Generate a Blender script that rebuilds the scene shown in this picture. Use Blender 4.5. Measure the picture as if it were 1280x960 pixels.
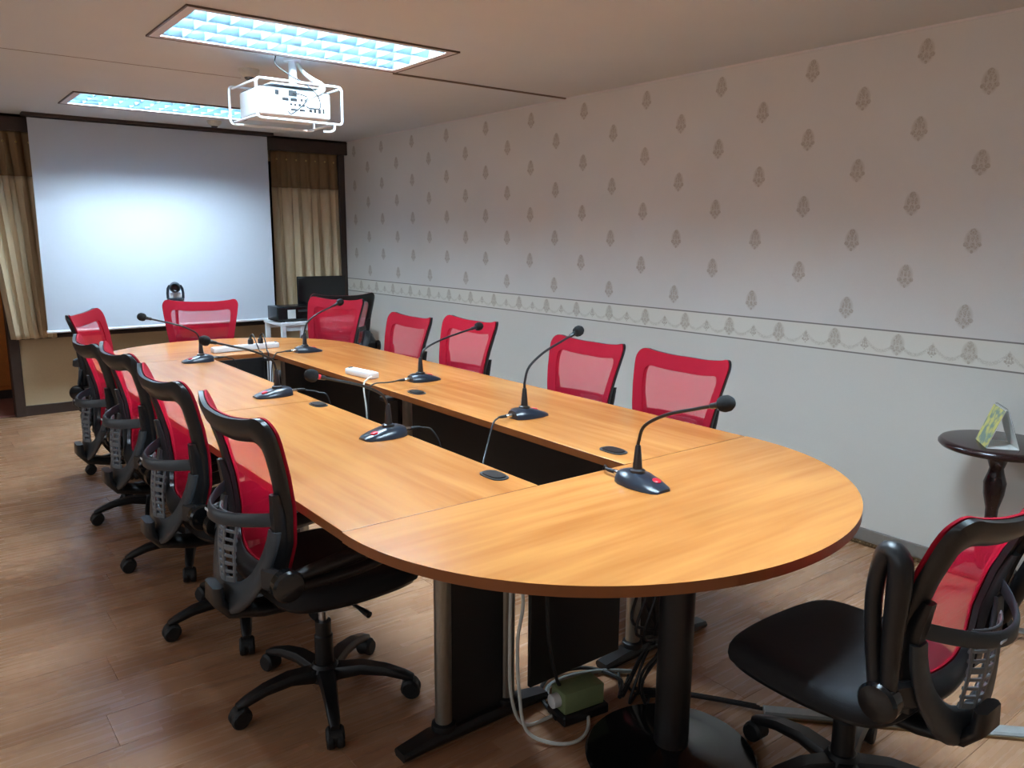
import bpy, bmesh, math, random
from mathutils import Vector, Matrix
random.seed(7)
for o in list(bpy.data.objects): bpy.data.objects.remove(o)
SC = bpy.context.scene
COL = SC.collection
PI = math.pi

# ------------------------------------------------------------------ camera, world, exposure
cam_d = bpy.data.cameras.new('camera'); cam = bpy.data.objects.new('camera', cam_d); COL.objects.link(cam)
cam_d.sensor_width = 36.0; cam_d.lens = 36.0*991.81/1280; cam_d.clip_start = .02
cam.matrix_world = Matrix(((0.79145171, 0.10691415, -0.60180857, 0),
                           (-0.61120363, 0.1478665, -0.77753818, 0),
                           (0.0058575, 0.9832115, 0.18237551, 1.5), (0, 0, 0, 1)))
SC.camera = cam
DAYLIGHT = 1.5
w = bpy.data.worlds.new('world'); SC.world = w; w.use_nodes = True
w.node_tree.nodes['Background'].inputs[0].default_value = (.86, .93, 1, 1)
w.node_tree.nodes['Background'].inputs[1].default_value = DAYLIGHT
SC.view_settings.view_transform = 'Standard'; SC.view_settings.look = 'None'
SC.view_settings.gamma = 1; SC.view_settings.use_curve_mapping = False
SC.view_settings.exposure = 0.52
TUBE_POWER = 185.0
TUBE_COLOR = (.66, .85, 1.0)
ADDED_WINDOWS = [(-1.2, .9), (1.4, 3.5), (4.0, 6.1)]     # unseen windows added in the left wall for extra daylight: y ranges
for a, b in ADDED_WINDOWS:
    pl_ = bpy.data.lights.new('window_portal', 'AREA'); pl_.shape = 'RECTANGLE'; pl_.size = b-a; pl_.size_y = 1.25; pl_.cycles.is_portal = True
    po = bpy.data.objects.new('window_portal', pl_); COL.objects.link(po); po.location = (-2.30, (a+b)/2, 1.475)
    po.rotation_euler = (math.radians(90), 0, math.radians(-90))

# ------------------------------------------------------------------ node helpers
def lin(r, g=None, b=None):
    if g is None: g = b = r
    f = lambda c: (c/255)/12.92 if c/255 <= .04045 else ((c/255+.055)/1.055)**2.4
    return (f(r), f(g), f(b), 1)

class X:
    """wraps a value socket so that formulas can be written in python"""
    def __init__(s, nt, sock): s.nt = nt; s.s = sock
    def _m(s, op, *a):
        n = s.nt.nodes.new('ShaderNodeMath'); n.operation = op
        for i, v in enumerate((s,)+a):
            if isinstance(v, X): s.nt.links.new(v.s, n.inputs[i])
            else: n.inputs[i].default_value = v
        return X(s.nt, n.outputs[0])
    def __add__(s, o): return s._m('ADD', o)
    def __radd__(s, o): return s._m('ADD', o)
    def __sub__(s, o): return s._m('SUBTRACT', o)
    def __rsub__(s, o): return (s*-1)+o
    def __mul__(s, o): return s._m('MULTIPLY', o)
    def __rmul__(s, o): return s._m('MULTIPLY', o)
    def __truediv__(s, o): return s._m('DIVIDE', o)
    def mx(s, o): return s._m('MAXIMUM', o)
    def mn(s, o): return s._m('MINIMUM', o)
    def ab(s): return s._m('ABSOLUTE')
    def rnd(s): return s._m('ROUND')
    def gt(s, o): return s._m('GREATER_THAN', o)
    def lt(s, o): return s._m('LESS_THAN', o)
    def mod(s, o): return s._m('FLOORED_MODULO', o)
    def flr(s): return s._m('FLOOR')
    def sin(s): return s._m('SINE')
    def sstep(s, a, b):
        n = s.nt.nodes.new('ShaderNodeMapRange'); n.interpolation_type = 'SMOOTHSTEP'
        s.nt.links.new(s.s, n.inputs[0]); n.inputs[1].default_value = a; n.inputs[2].default_value = b
        return X(s.nt, n.outputs[0])

class Mat:
    def __init__(s, name, base, rough=.5, metal=0, spec=.5, coat=0):
        s.m = bpy.data.materials.new(name); s.m.use_nodes = True; s.nt = s.m.node_tree
        s.p = s.nt.nodes['Principled BSDF']
        s.p.inputs['Base Color'].default_value = base; s.p.inputs['Roughness'].default_value = rough
        s.p.inputs['Metallic'].default_value = metal; s.p.inputs['Specular IOR Level'].default_value = spec
        s.p.inputs['Coat Weight'].default_value = coat; s.p.inputs['Coat Roughness'].default_value = .15
        s.base = base; s.out = s.nt.nodes['Material Output']
    def link(s, a, b): s.nt.links.new(a, b)
    def node(s, t, **k):
        n = s.nt.nodes.new(t)
        for a, v in k.items(): setattr(n, a, v)
        return n
    def coords(s, kind='Object'):
        tc = s.node('ShaderNodeTexCoord'); sp = s.node('ShaderNodeSeparateXYZ')
        s.link(tc.outputs[kind], sp.inputs[0]); s.tc = tc.outputs[kind]
        return [X(s.nt, sp.outputs[i]) for i in range(3)]
    def noise(s, scale, vec=None, detail=3, mapscale=None, rough=.5):
        n = s.node('ShaderNodeTexNoise'); n.inputs['Scale'].default_value = scale
        n.inputs['Detail'].default_value = detail; n.inputs['Roughness'].default_value = rough
        if vec is None:
            if not hasattr(s, 'tc'): s.coords()
            vec = s.tc
        if mapscale:
            mp = s.node('ShaderNodeMapping'); mp.inputs['Scale'].default_value = mapscale
            s.link(vec, mp.inputs[0]); vec = mp.outputs[0]
        s.link(vec, n.inputs['Vector']); return X(s.nt, n.outputs[0])
    def vec(s, x, y, z):
        c = s.node('ShaderNodeCombineXYZ')
        for i, v in enumerate((x, y, z)):
            if isinstance(v, X): s.link(v.s, c.inputs[i])
            else: c.inputs[i].default_value = v
        return c.outputs[0]
    def mix(s, fac, a, b, mode='MIX'):
        n = s.node('ShaderNodeMix', data_type='RGBA', blend_type=mode)
        for i, v in ((0, fac), (6, a), (7, b)):
            if isinstance(v, X): s.link(v.s, n.inputs[i])
            elif isinstance(v, bpy.types.NodeSocket): s.link(v, n.inputs[i])
            else: n.inputs[i].default_value = v
        return n.outputs[2]
    def color(s, sock): s.link(sock, s.p.inputs['Base Color'])
    def bump(s, h, strength=.2, dist=.01):
        b = s.node('ShaderNodeBump'); b.inputs['Strength'].default_value = strength; b.inputs['Distance'].default_value = dist
        s.link(h.s, b.inputs['Height']); s.link(b.outputs[0], s.p.inputs['Normal'])

M = {}
def plain(key, base, rough=.5, metal=0, spec=.5, var=.12, scale=40, bump=0, coat=0):
    m = Mat(key, base, rough, metal, spec, coat); n = m.noise(scale)
    dark = tuple(c*(1-var) for c in base[:3])+(1,); light = tuple(min(1, c*(1+var)) for c in base[:3])+(1,)
    m.color(m.mix(n, dark, light))
    if bump: m.bump(n, bump, .002)
    M[key] = m.m; return m

plain('black_plastic', lin(21, 21, 23), .38)
plain('frame_black', lin(24, 25, 27), .33)
plain('grey_plastic', lin(50, 54, 58), .42)
plain('plate_grey', lin(104, 107, 110), .45)
plain('black_fabric', lin(20, 20, 23), .85, scale=600, var=.5, bump=.4)
plain('black_metal', lin(17, 16, 17), .45)
plain('black_gloss', lin(16, 17, 19), .15)
plain('foam', lin(14, 14, 15), .95, scale=700, var=.5, bump=.8)
plain('mic_plastic', lin(30, 36, 46), .28)
plain('chrome', lin(190, 190, 190), .22, 1)
plain('steel', lin(150, 146, 136), .35, .85)
plain('white_plastic', lin(225, 228, 230), .4, var=.04)
plain('white_metal', lin(222, 226, 230), .35, var=.04)
plain('red_plastic', lin(200, 20, 40), .35)
plain('red_cloth', lin(150, 6, 32), .85, 0, .2, scale=500, var=.25, bump=.4)
plain('dark_wood', lin(52, 36, 28), .45, scale=25, var=.3)
plain('orange_wood', lin(196, 112, 40), .4, scale=20, var=.2)
plain('mahogany', lin(44, 24, 24), .22, scale=30, var=.3)
plain('curtain_cloth', lin(196, 174, 142), .85, scale=300, var=.1)
plain('curtain_header', lin(124, 96, 64), .85, scale=300, var=.12)
plain('brass', lin(190, 160, 100), .35, .8)
plain('screen_cloth', lin(186, 192, 202), .75, var=.015)
plain('lower_wall', lin(176, 152, 118), .75, scale=60, var=.06)
plain('ceiling_paint', lin(204, 206, 208), .85, scale=3, var=.03)
plain('seam_shadow', lin(120, 104, 92), .9)  # dull brown of the ceiling board joint and the thin strip
plain('side_wall', lin(200, 196, 188), .85, scale=5, var=.03)
plain('baseboard_paint', lin(122, 114, 106), .5)
plain('bead_bronze', lin(120, 96, 66), .4, .6)
plain('pink_tile', lin(176, 118, 106), .4, scale=8)
plain('lamp_flange', lin(214, 204, 200), .5, var=.03)
plain('lamp_edge', lin(92, 74, 58), .5)
plain('reflector', lin(116, 152, 170), .35, 0, .5, var=.02)
plain('black_rubber', lin(16, 16, 17), .55)
plain('white_cable', lin(206, 206, 198), .5)
plain('grey_cable', lin(120, 124, 120), .5)
plain('green_box', lin(120, 132, 92), .5)
plain('raceway_grey', lin(150, 152, 150), .5)
plain('monitor_black', lin(20, 22, 26), .25)
plain('paper', lin(226, 226, 222), .7, var=.03)
plain('detector', lin(196, 190, 176), .5)
plain('edge_band', lin(136, 76, 32), .4, scale=30)
plain('board_core', lin(96, 70, 50), .8)

# emissive tube
m = Mat('fluorescent_tube', (1, 1, 1, 1)); m.p.inputs['Emission Color'].default_value = TUBE_COLOR+(1,)
m.p.inputs['Emission Strength'].default_value = TUBE_POWER; M['tube'] = m.m

# red mesh fabric: woven, half open
m = Mat('red_mesh', lin(225, 16, 56), .85, 0, .2); tr = m.node('ShaderNodeBsdfTransparent'); tl = m.node('ShaderNodeBsdfTranslucent')
tl.inputs[0].default_value = lin(230, 22, 62)
mx1 = m.node('ShaderNodeMixShader'); mx1.inputs[0].default_value = .35
m.link(m.p.outputs[0], mx1.inputs[1]); m.link(tl.outputs[0], mx1.inputs[2])
mx2 = m.node('ShaderNodeMixShader'); x, y, z = m.coords()
wv = ((y*2600).sin()*(z*2600).sin())*.10+.56
m.link(wv.s, mx2.inputs[0]); m.link(tr.outputs[0], mx2.inputs[1]); m.link(mx1.outputs[0], mx2.inputs[2])
m.link(mx2.outputs[0], m.out.inputs[0]); M['red_mesh'] = m.m

# table veneer, grain along x or y
def veneer(key, ax):
    m = Mat(key, lin(210, 140, 70), .28, 0, .5); x, y, z = m.coords()
    a, b = (x, y) if ax == 'x' else (y, x)
    n1 = m.noise(1, m.vec(a*1.6, b*20, z), 2); n2 = m.noise(1, m.vec(a*4, b*55, z), 1); n3 = m.noise(1, m.vec(a*.7, b*3.5, z), 2)
    g = (n1*.50+n2*.12+n3*.48).sstep(.36, .76)
    m.color(m.mix(g, lin(196, 130, 68), lin(168, 100, 44)))
    m.p.inputs['Roughness'].default_value = .26; M[key] = m.m
veneer('veneer_x', 'x'); veneer('veneer_y', 'y')

# laminate planks printed with narrow strips
m = Mat('laminate', lin(150, 105, 75), .3); x, y, z = m.coords()
oi = m.node('ShaderNodeObjectInfo'); rnd = X(m.nt, oi.outputs['Random'])
row = (y/.065).flr(); xs = x+row.mod(3)*.37+rnd*3.1
cell = (xs/.42).flr(); wn = m.node('ShaderNodeTexWhiteNoise'); m.link(m.vec(cell, row, rnd*50), wn.inputs[0]); tone = X(m.nt, wn.outputs[0])
g1 = m.noise(1, m.vec(x*2.5+rnd*20, y*45+tone*9, 0), 4); g2 = m.noise(1, m.vec(x*7+rnd*9, y*90, 0), 1)
f = (g1*.5+g2*.2+tone*.42).sstep(.25, .95)
m.color(m.mix(f, lin(176, 134, 102), lin(150, 106, 76)))
m.link((g1*.1+.22).s, m.p.inputs['Roughness']); M['laminate'] = m.m

# wallpaper: staggered damask sprigs, printed border with swags
def ell(u, v, cu, cv, ru, rv, soft=.35):
    a = (u-cu)/ru; b = (v-cv)/rv
    d = (a*a+b*b)
    return 1-d.sstep(1-soft, 1+soft)
m = Mat('wallpaper', lin(200, 196, 190), .8); x, y, z = m.coords()
def sprig(u, v, k=1.0):
    au = u.ab(); q = lambda cu, cv, ru, rv: ell(au if cu else u, v, cu*k, cv*k, ru*k, rv*k)
    s = q(0, .036, .016, .017)
    for a in ((0, .012, .008, .016), (.017, .010, .007, .017), (.026, -.016, .012, .011), (0, -.018, .010, .013), (.014, -.030, .008, .007), (0, -.046, .007, .008)): s = s.mx(q(*a))
    halo = q(0, .0, .034, .05)
    return s, halo
P_ = .2755
u = (y-1.5345)/P_; ci = u.rnd(); du = (u-ci)*P_; par = ci.mod(2)
v = (z-1.168-par*.1645)/.3265; ri = v.rnd(); dv = (v-ri)*.3265
fine = m.noise(260, None, 2); blot = m.noise(2.2, None, 3); lace = fine.sstep(.35, .62)
s1, h1 = sprig(du, dv); above = z.gt(1.0745)
msk = ((s1*(lace*.5+.5))*.85).mx(h1*.38)*above
inb = z.gt(.951)*z.lt(1.0745)
ub = (y-1.497)/.319; db = (ub-ub.rnd())*.319; zb = z-1.013
s2, h2 = sprig(db, zb, .95)
us = ub+.5; ds = (us-us.rnd())*.319
s3, h3 = sprig(ds, zb+.012, .55)
sw = (db.ab()-.08); swag = 1-((zb+.038-sw*sw*9.0).ab()).sstep(.004, .012)
bm_ = ((s2.mx(s3)*(lace*.5+.5))*.8).mx(h2*.36).mx(swag*lace*.45)*inb
line = (1-((z-1.0745).ab()).sstep(.0025, .0045)).mx(1-((z-.951).ab()).sstep(.0025, .0045))
base = m.mix(blot, lin(208, 202, 195), lin(218, 213, 207))
base = m.mix(inb, base, lin(220, 214, 202)); base = m.mix(z.lt(.951), base, lin(212, 206, 196))
c = m.mix(msk.mx(bm_)*.68, base, lin(130, 104, 70)); c = m.mix(line*.8, c, lin(84, 76, 66))
c = m.mix(fine*.10, c, lin(150, 142, 132))
m.color(c); m.bump(fine, .15, .002); M['wallpaper'] = m.m

# calendar print
m = Mat('calendar_print', lin(220, 220, 215), .5); n = m.noise(26, None, 4)
m.color(m.mix(n.sstep(.42, .6), lin(206, 196, 110), lin(120, 140, 130))); M['calendar_print'] = m.m
# ------------------------------------------------------------------ mesh helpers
def V(*a): return Vector(a)
def new(): return bmesh.new()
def obj(name, bm, mat, parent=None, loc=(0, 0, 0), rot=(0, 0, 0), smooth=True, ang=35, mesh=None):
    if mesh is None:
        bmesh.ops.recalc_face_normals(bm, faces=bm.faces[:])
        mesh = bpy.data.meshes.new(name); bm.to_mesh(mesh); bm.free()
        for k in (mat if isinstance(mat, (list, tuple)) else [mat]): mesh.materials.append(M[k])
        if smooth:
            for p in mesh.polygons: p.use_smooth = True
            mesh.set_sharp_from_angle(angle=math.radians(ang))
    o = bpy.data.objects.new(name, mesh); COL.objects.link(o)
    o.location = loc; o.rotation_euler = rot
    if parent: o.parent = parent
    return o
def tag(o, label, cat, group=None):
    o['label'] = label; o['category'] = cat
    if group: o['group'] = group
    return o
def thing(name, label, cat, loc=(0, 0, 0), rz=0, group=None):
    o = bpy.data.objects.new(name, None); COL.objects.link(o); o.empty_display_size = .1
    o.location = loc; o.rotation_euler = (0, 0, rz)
    return tag(o, label, cat, group)
def struct(o, label=None, cat=None):
    o['kind'] = 'structure'
    if label: o['label'] = label
    if cat: o['category'] = cat
    return o
def box(bm, c, s, bev=0, seg=2, rot=None):
    r = bmesh.ops.create_cube(bm, size=1); vs = r['verts']
    bmesh.ops.scale(bm, vec=s, verts=vs)
    if bev:
        es = list({e for v in vs for e in v.link_edges})
        g = bmesh.ops.bevel(bm, geom=es, offset=bev, segments=seg, affect='EDGES', profile=.5)
        vs = list({v for f in g['faces'] for v in f.verts} | {v for v in vs if v.is_valid})
    if rot is not None: bmesh.ops.rotate(bm, cent=(0, 0, 0), matrix=rot, verts=vs)
    bmesh.ops.translate(bm, vec=c, verts=vs); return vs
def bbox(bm, x0, x1, y0, y1, z0, z1, bev=0, seg=2): return box(bm, ((x0+x1)/2, (y0+y1)/2, (z0+z1)/2), (x1-x0, y1-y0, z1-z0), bev, seg)
def catmull(pts, n=8):
    pts = [Vector(p) for p in pts]
    if len(pts) < 3: return pts
    P = [pts[0]*2-pts[1]]+pts+[pts[-1]*2-pts[-2]]; out = []
    for i in range(1, len(P)-2):
        a, b, c, d = P[i-1:i+3]
        for k in range(n):
            t = k/n; out.append(.5*((2*b)+(c-a)*t+(2*a-5*b+4*c-d)*t*t+(3*b-a-3*c+d)*t**3))
    out.append(pts[-1]); return out
def tube(bm, pts, r, seg=8, n=6, smooth=True):
    """round tube along a smoothed path; r a number or one per path point"""
    path = catmull(pts, n) if smooth else [Vector(p) for p in pts]
    L = len(path); rr = [r]*L if not isinstance(r, (list, tuple)) else [r[min(int(i/(L-1)*(len(r)-1)), len(r)-2)]*(1-((i/(L-1)*(len(r)-1)) % 1 if i < L-1 else 1))+r[min(int(i/(L-1)*(len(r)-1)), len(r)-2)+1]*((i/(L-1)*(len(r)-1)) % 1 if i < L-1 else 1) for i in range(L)]
    up = None; rings = []
    for i, p in enumerate(path):
        t = (path[min(i+1, L-1)]-path[max(i-1, 0)]).normalized()
        if up is None: up = t.orthogonal().normalized()
        up = (up-t*up.dot(t)); up = up.normalized() if up.length > 1e-6 else t.orthogonal().normalized()
        sd = t.cross(up)
        rings.append([bm.verts.new(p+(up*math.cos(2*PI*k/seg)+sd*math.sin(2*PI*k/seg))*rr[i]) for k in range(seg)])
    for a, b in zip(rings, rings[1:]):
        for k in range(seg): bm.faces.new((a[k], a[(k+1) % seg], b[(k+1) % seg], b[k]))
    bm.faces.new(rings[0][::-1]); bm.faces.new(rings[-1])
def lathe(bm, prof, c=(0, 0, 0), seg=24, rot=None):
    """prof: (radius, z) from bottom to top"""
    rings = []; c = Vector(c); R = rot or Matrix.Identity(3)
    for r, z in prof:
        rings.append([bm.verts.new(c+R@Vector((max(r, 1e-4)*math.cos(2*PI*k/seg), max(r, 1e-4)*math.sin(2*PI*k/seg), z))) for k in range(seg)])
    for a, b in zip(rings, rings[1:]):
        for k in range(seg): bm.faces.new((a[k], a[(k+1) % seg], b[(k+1) % seg], b[k]))
    bm.faces.new(rings[0][::-1]); bm.faces.new(rings[-1])
def prism(bm, pts, z0, z1, side_mat=0):
    lo = [bm.verts.new((p[0], p[1], z0)) for p in pts]; hi = [bm.verts.new((p[0], p[1], z1)) for p in pts]
    bm.faces.new(lo[::-1]); bm.faces.new(hi); n = len(pts)
    for k in range(n):
        f = bm.faces.new((lo[k], lo[(k+1) % n], hi[(k+1) % n], hi[k])); f.material_index = side_mat
def ribbon(bm, path, wdirs, tdirs, ws, ts):
    """box section swept along a path"""
    rings = []
    for p, wd, td, w_, t_ in zip(path, wdirs, tdirs, ws, ts):
        p = Vector(p); wd = Vector(wd).normalized()*w_/2; td = Vector(td).normalized()*t_/2
        rings.append([bm.verts.new(p+q) for q in (wd*.75+td, wd+td*.3, wd-td*.3, wd*.75-td, -wd*.75-td, -wd-td*.3, -wd+td*.3, -wd*.75+td)])
    for a, b in zip(rings, rings[1:]):
        for k in range(8): bm.faces.new((a[k], a[(k+1) % 8], b[(k+1) % 8], b[k]))
    bm.faces.new(rings[0][::-1]); bm.faces.new(rings[-1])
def chaikin(pts, it=3):
    for _ in range(it):
        o = []
        for a, b in zip(pts, pts[1:]+pts[:1]):
            o += [(a[0]*.75+b[0]*.25, a[1]*.75+b[1]*.25), (a[0]*.25+b[0]*.75, a[1]*.25+b[1]*.75)]
        pts = o
    return pts
RX = lambda a: Matrix.Rotation(a, 3, 'X')
RY = lambda a: Matrix.Rotation(a, 3, 'Y')
RZ = lambda a: Matrix.Rotation(a, 3, 'Z')
def copy_tree(o, parent=None):
    c = o.copy(); COL.objects.link(c); c.parent = parent
    for ch in list(o.children): copy_tree(ch, c)
    return c

# ------------------------------------------------------------------ room
XR, YB, ZC, XL, YF = 3.69, 7.62, 2.415, -2.3, -1.7
# floor slab and laminate planks
bm = new(); bbox(bm, XL-.1, XR+.1, YF-.1, YB+.1, -.12, -.012)
floor = struct(obj('floor', bm, 'board_core', smooth=False), 'brown wood laminate floor of the meeting room', 'floor')
PW, PL = .195, 1.26
def plank_mesh(L, Wd):
    bm = new(); g = .0004
    bbox(bm, g, L-g, g, Wd-g, -.0118, 0, .0006, 1); return bm
cache = {}
y = YF; r = 0
while y < YB-1e-4:
    wd = min(PW, YB-y); xx = XL-((r*.47) % 1)*PL; r += 1
    while xx < XR-1e-4:
        a, b = max(xx, XL), min(xx+PL, XR); L = round(b-a, 3)
        if L > .01:
            k = (L, round(wd, 3))
            if k in cache: obj('plank', None, None, floor, (a, y, 0), mesh=cache[k])
            else: cache[k] = obj('plank', plank_mesh(L, wd), 'laminate', floor, (a, y, 0), smooth=False).data
        xx += PL
    y += PW
# ceiling with openings for the recessed lamps
LX0, LX1 = 1.047, 2.375
LAMPS = [(3.51, 4.16), (6.03, 6.62), (1.02, 1.64)]  # last one is a lamp added out of view to brighten the walls
bm = new(); ys = sorted([YF-.1, YB+.1]+[q for l in LAMPS for q in l])
for a, b in zip(ys, ys[1:]):
    if (a, b) in LAMPS: cols = [(XL-.1, LX0), (LX1, XR+.1)]
    else: cols = [(XL-.1, XR+.1)]
    for c0, c1 in cols: bbox(bm, c0, c1, a, b, ZC, ZC+.03)
struct(obj('ceiling', bm, 'ceiling_paint', smooth=False), 'off-white board ceiling with recessed lamps', 'ceiling')
# right wall
bm = new(); bbox(bm, XR, XR+.12, YF-.1, YB+.12, -.1, ZC+.03)
struct(obj('wall_right', bm, 'wallpaper', smooth=False), 'wall with damask sprig wallpaper and printed border', 'wall')
bm = new(); bbox(bm, XR-.014, XR, YF, YB, .022, .086, .003, 1)
bb = struct(obj('baseboard_right', bm, 'baseboard_paint'), 'grey-brown baseboard along the wallpapered wall', 'baseboard')
bm = new(); yy = .9
while yy < 3.2:
    bmesh.ops.create_icosphere(bm, subdivisions=1, radius=.008, matrix=Matrix.Translation((XR-.018, yy, .012))); yy += .0185
o = obj('bead_strip', bm, 'bead_bronze', bb); o['kind'] = 'stuff'
bm = new(); bbox(bm, XR-.012, XR, YF, YB, 0, .022)
obj('shoe_strip', bm, 'bead_bronze', bb, smooth=False)
# thin line where wall meets ceiling
bm = new(); bbox(bm, XR-.006, XR, YF, YB, ZC-.010, ZC)
struct(obj('trim_1', bm, 'lamp_flange', smooth=False), 'thin strip where the papered wall meets the ceiling', 'trim')
# other walls
bm = new(); bbox(bm, XL-.12, XL, YF-.1, YB+.12, -.1, .85); bbox(bm, XL-.12, XL, YF-.1, YB+.12, 2.1, ZC+.03)
ed = [YF-.1]+[q for w_ in ADDED_WINDOWS for q in w_]+[YB+.12]
for a, b in zip(ed[::2], ed[1::2]): bbox(bm, XL-.12, XL, a, b, .85, 2.1)
struct(obj('wall_left', bm, 'side_wall', smooth=False), 'plain pale wall at the left', 'wall')
bm = new(); bbox(bm, XL, XR, YF-.12, YF, -.1, ZC+.03); struct(obj('wall_front', bm, 'side_wall', smooth=False), 'plain pale wall behind the viewer', 'wall')
for i, (a, b) in enumerate(ADDED_WINDOWS):  # frames of the unseen windows, put in to lighten the walls
    bm = new()
    for q0, q1 in ((a, a+.05), (b-.05, b), ((a+b)/2-.025, (a+b)/2+.025)): bbox(bm, XL-.09, XL-.03, q0, q1, .85, 2.1)
    bbox(bm, XL-.09, XL-.03, a, b, .85, .90); bbox(bm, XL-.09, XL-.03, a, b, 2.05, 2.1)
    struct(obj('window_%d' % (i+2), bm, 'white_metal', smooth=False), 'white framed window in the left wall', 'window')
# back wall: low wall below the window, header, doorway at the left
DX0, DX1 = -.45, .68
bm = new(); bbox(bm, DX1+.07, XR, YB, YB+.12, -.1, .66); bbox(bm, XL, DX0, YB, YB+.12, -.1, ZC+.03)
bbox(bm, DX0, XR, YB, YB+.12, 2.2, ZC+.03); bbox(bm, 3.64, XR, YB, YB+.12, .66, 2.2)
struct(obj('wall_back', bm, 'lower_wall', smooth=False), 'beige wall below the curtained window behind the screen', 'wall')
bm = new(); bbox(bm, DX1+.07, XR, YB-.016, YB, 0, .085, .003, 1)
struct(obj('baseboard_back', bm, 'dark_wood'), 'dark baseboard below the curtained window', 'baseboard')
bm = new(); bbox(bm, DX1, DX1+.075, YB-.03, YB+.13, 0, 2.2, .004, 1); bbox(bm, DX0-.07, DX0, YB-.03, YB+.13, 0, 2.2, .004, 1)
struct(obj('door_1', bm, 'dark_wood'), 'dark wooden door frame beside the left curtain', 'door frame')
bm = new(); bbox(bm, DX1+.08, 3.64, YB+.05, YB+.07, .66, 2.2)
wn_ = struct(obj('window_1', bm, 'black_gloss', smooth=False), 'dark window hidden behind curtains and projection screen', 'window')
for q in (.76, 1.7, 2.65, 3.58):
    bm = new(); bbox(bm, q, q+.06, YB+.0, YB+.05, .66, 2.2, .004, 1); obj('window_mullion', bm, 'dark_wood', wn_)
bm = new(); bbox(bm, DX1+.075, XR, YB-.05, YB+.05, .645, .675, .004, 1); obj('window_sill', bm, 'dark_wood', wn_)
bm = new(); bbox(bm, .45, XR, YB-.16, YB-.13, 2.285, ZC, .004, 1); bbox(bm, .45, XR, YB-.16, YB, ZC-.02, ZC)
struct(obj('trim_2', bm, 'dark_wood'), 'dark wooden curtain pelmet under the ceiling', 'pelmet')
bm = new(); bbox(bm, 3.625, XR, YB-.09, YB, .09, 2.40, .004, 1)
struct(obj('trim_3', bm, 'dark_wood'), 'dark wooden post in the corner beside the right curtain', 'trim')
# space beyond the doorway
bm = new(); bbox(bm, XL, 2.2, YB+.12, 10.6, -.1, -.004); struct(obj('floor_hall', bm, 'pink_tile', smooth=False), 'pinkish tiled floor beyond the doorway', 'floor')
bm = new(); bbox(bm, XL, 2.2, 10.5, 10.6, -.1, ZC); bbox(bm, 2.1, 2.2, YB+.12, 10.5, -.1, ZC); bbox(bm, XL-.1, XL, YB+.12, 10.6, -.1, ZC)
struct(obj('wall_hall', bm, 'side_wall', smooth=False), 'pale wall beyond the doorway', 'wall')
bm = new(); bbox(bm, XL, 2.2, YB+.12, 10.6, ZC, ZC+.05); struct(obj('ceiling_hall', bm, 'ceiling_paint', smooth=False), 'ceiling beyond the doorway', 'ceiling')
hc = thing('wooden_cabinet', 'orange-brown wooden cabinet glimpsed through the doorway at the far left edge', 'cabinet', (.35, 8.75, 0))
bm = new(); bbox(bm, -.5, .5, -.2, .2, .08, 1.25, .006, 1); obj('body', bm, 'orange_wood', hc)
bm = new(); bbox(bm, -.48, .48, -.18, .18, 0, .08); obj('plinth', bm, 'dark_wood', hc)
for s in (-1, 1):
    bm = new(); bbox(bm, s*.25-.235, s*.25+.235, -.22, -.2, .12, 1.21, .004, 1); d = obj('door', bm, 'orange_wood', hc)
    bm = new(); tube(bm, [(-s*-.05*-1, -.225, .62), (-s*-.05*-1, -.245, .66), (-s*-.05*-1, -.225, .70)], .005); obj('handle', bm, 'chrome', d)
# ceiling board seams and the thin conduit
def ceil_strip(n, x0, x1, y, wd, mat, label, h=.002):
    bm = new(); bbox(bm, x0, x1, y-wd/2, y+wd/2, ZC-h, ZC); struct(obj('trim_%d' % n, bm, mat, smooth=False), label, 'trim')
ceil_strip(4, LX1, XR-.01, 4.19, .016, 'seam_shadow', 'thin dark strip crossing the ceiling from the lamp to the wall', .008)
ceil_strip(5, XL, 1.75, 4.90, .006, 'seam_shadow', 'faint board joint in the ceiling at the left', .0012)

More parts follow.
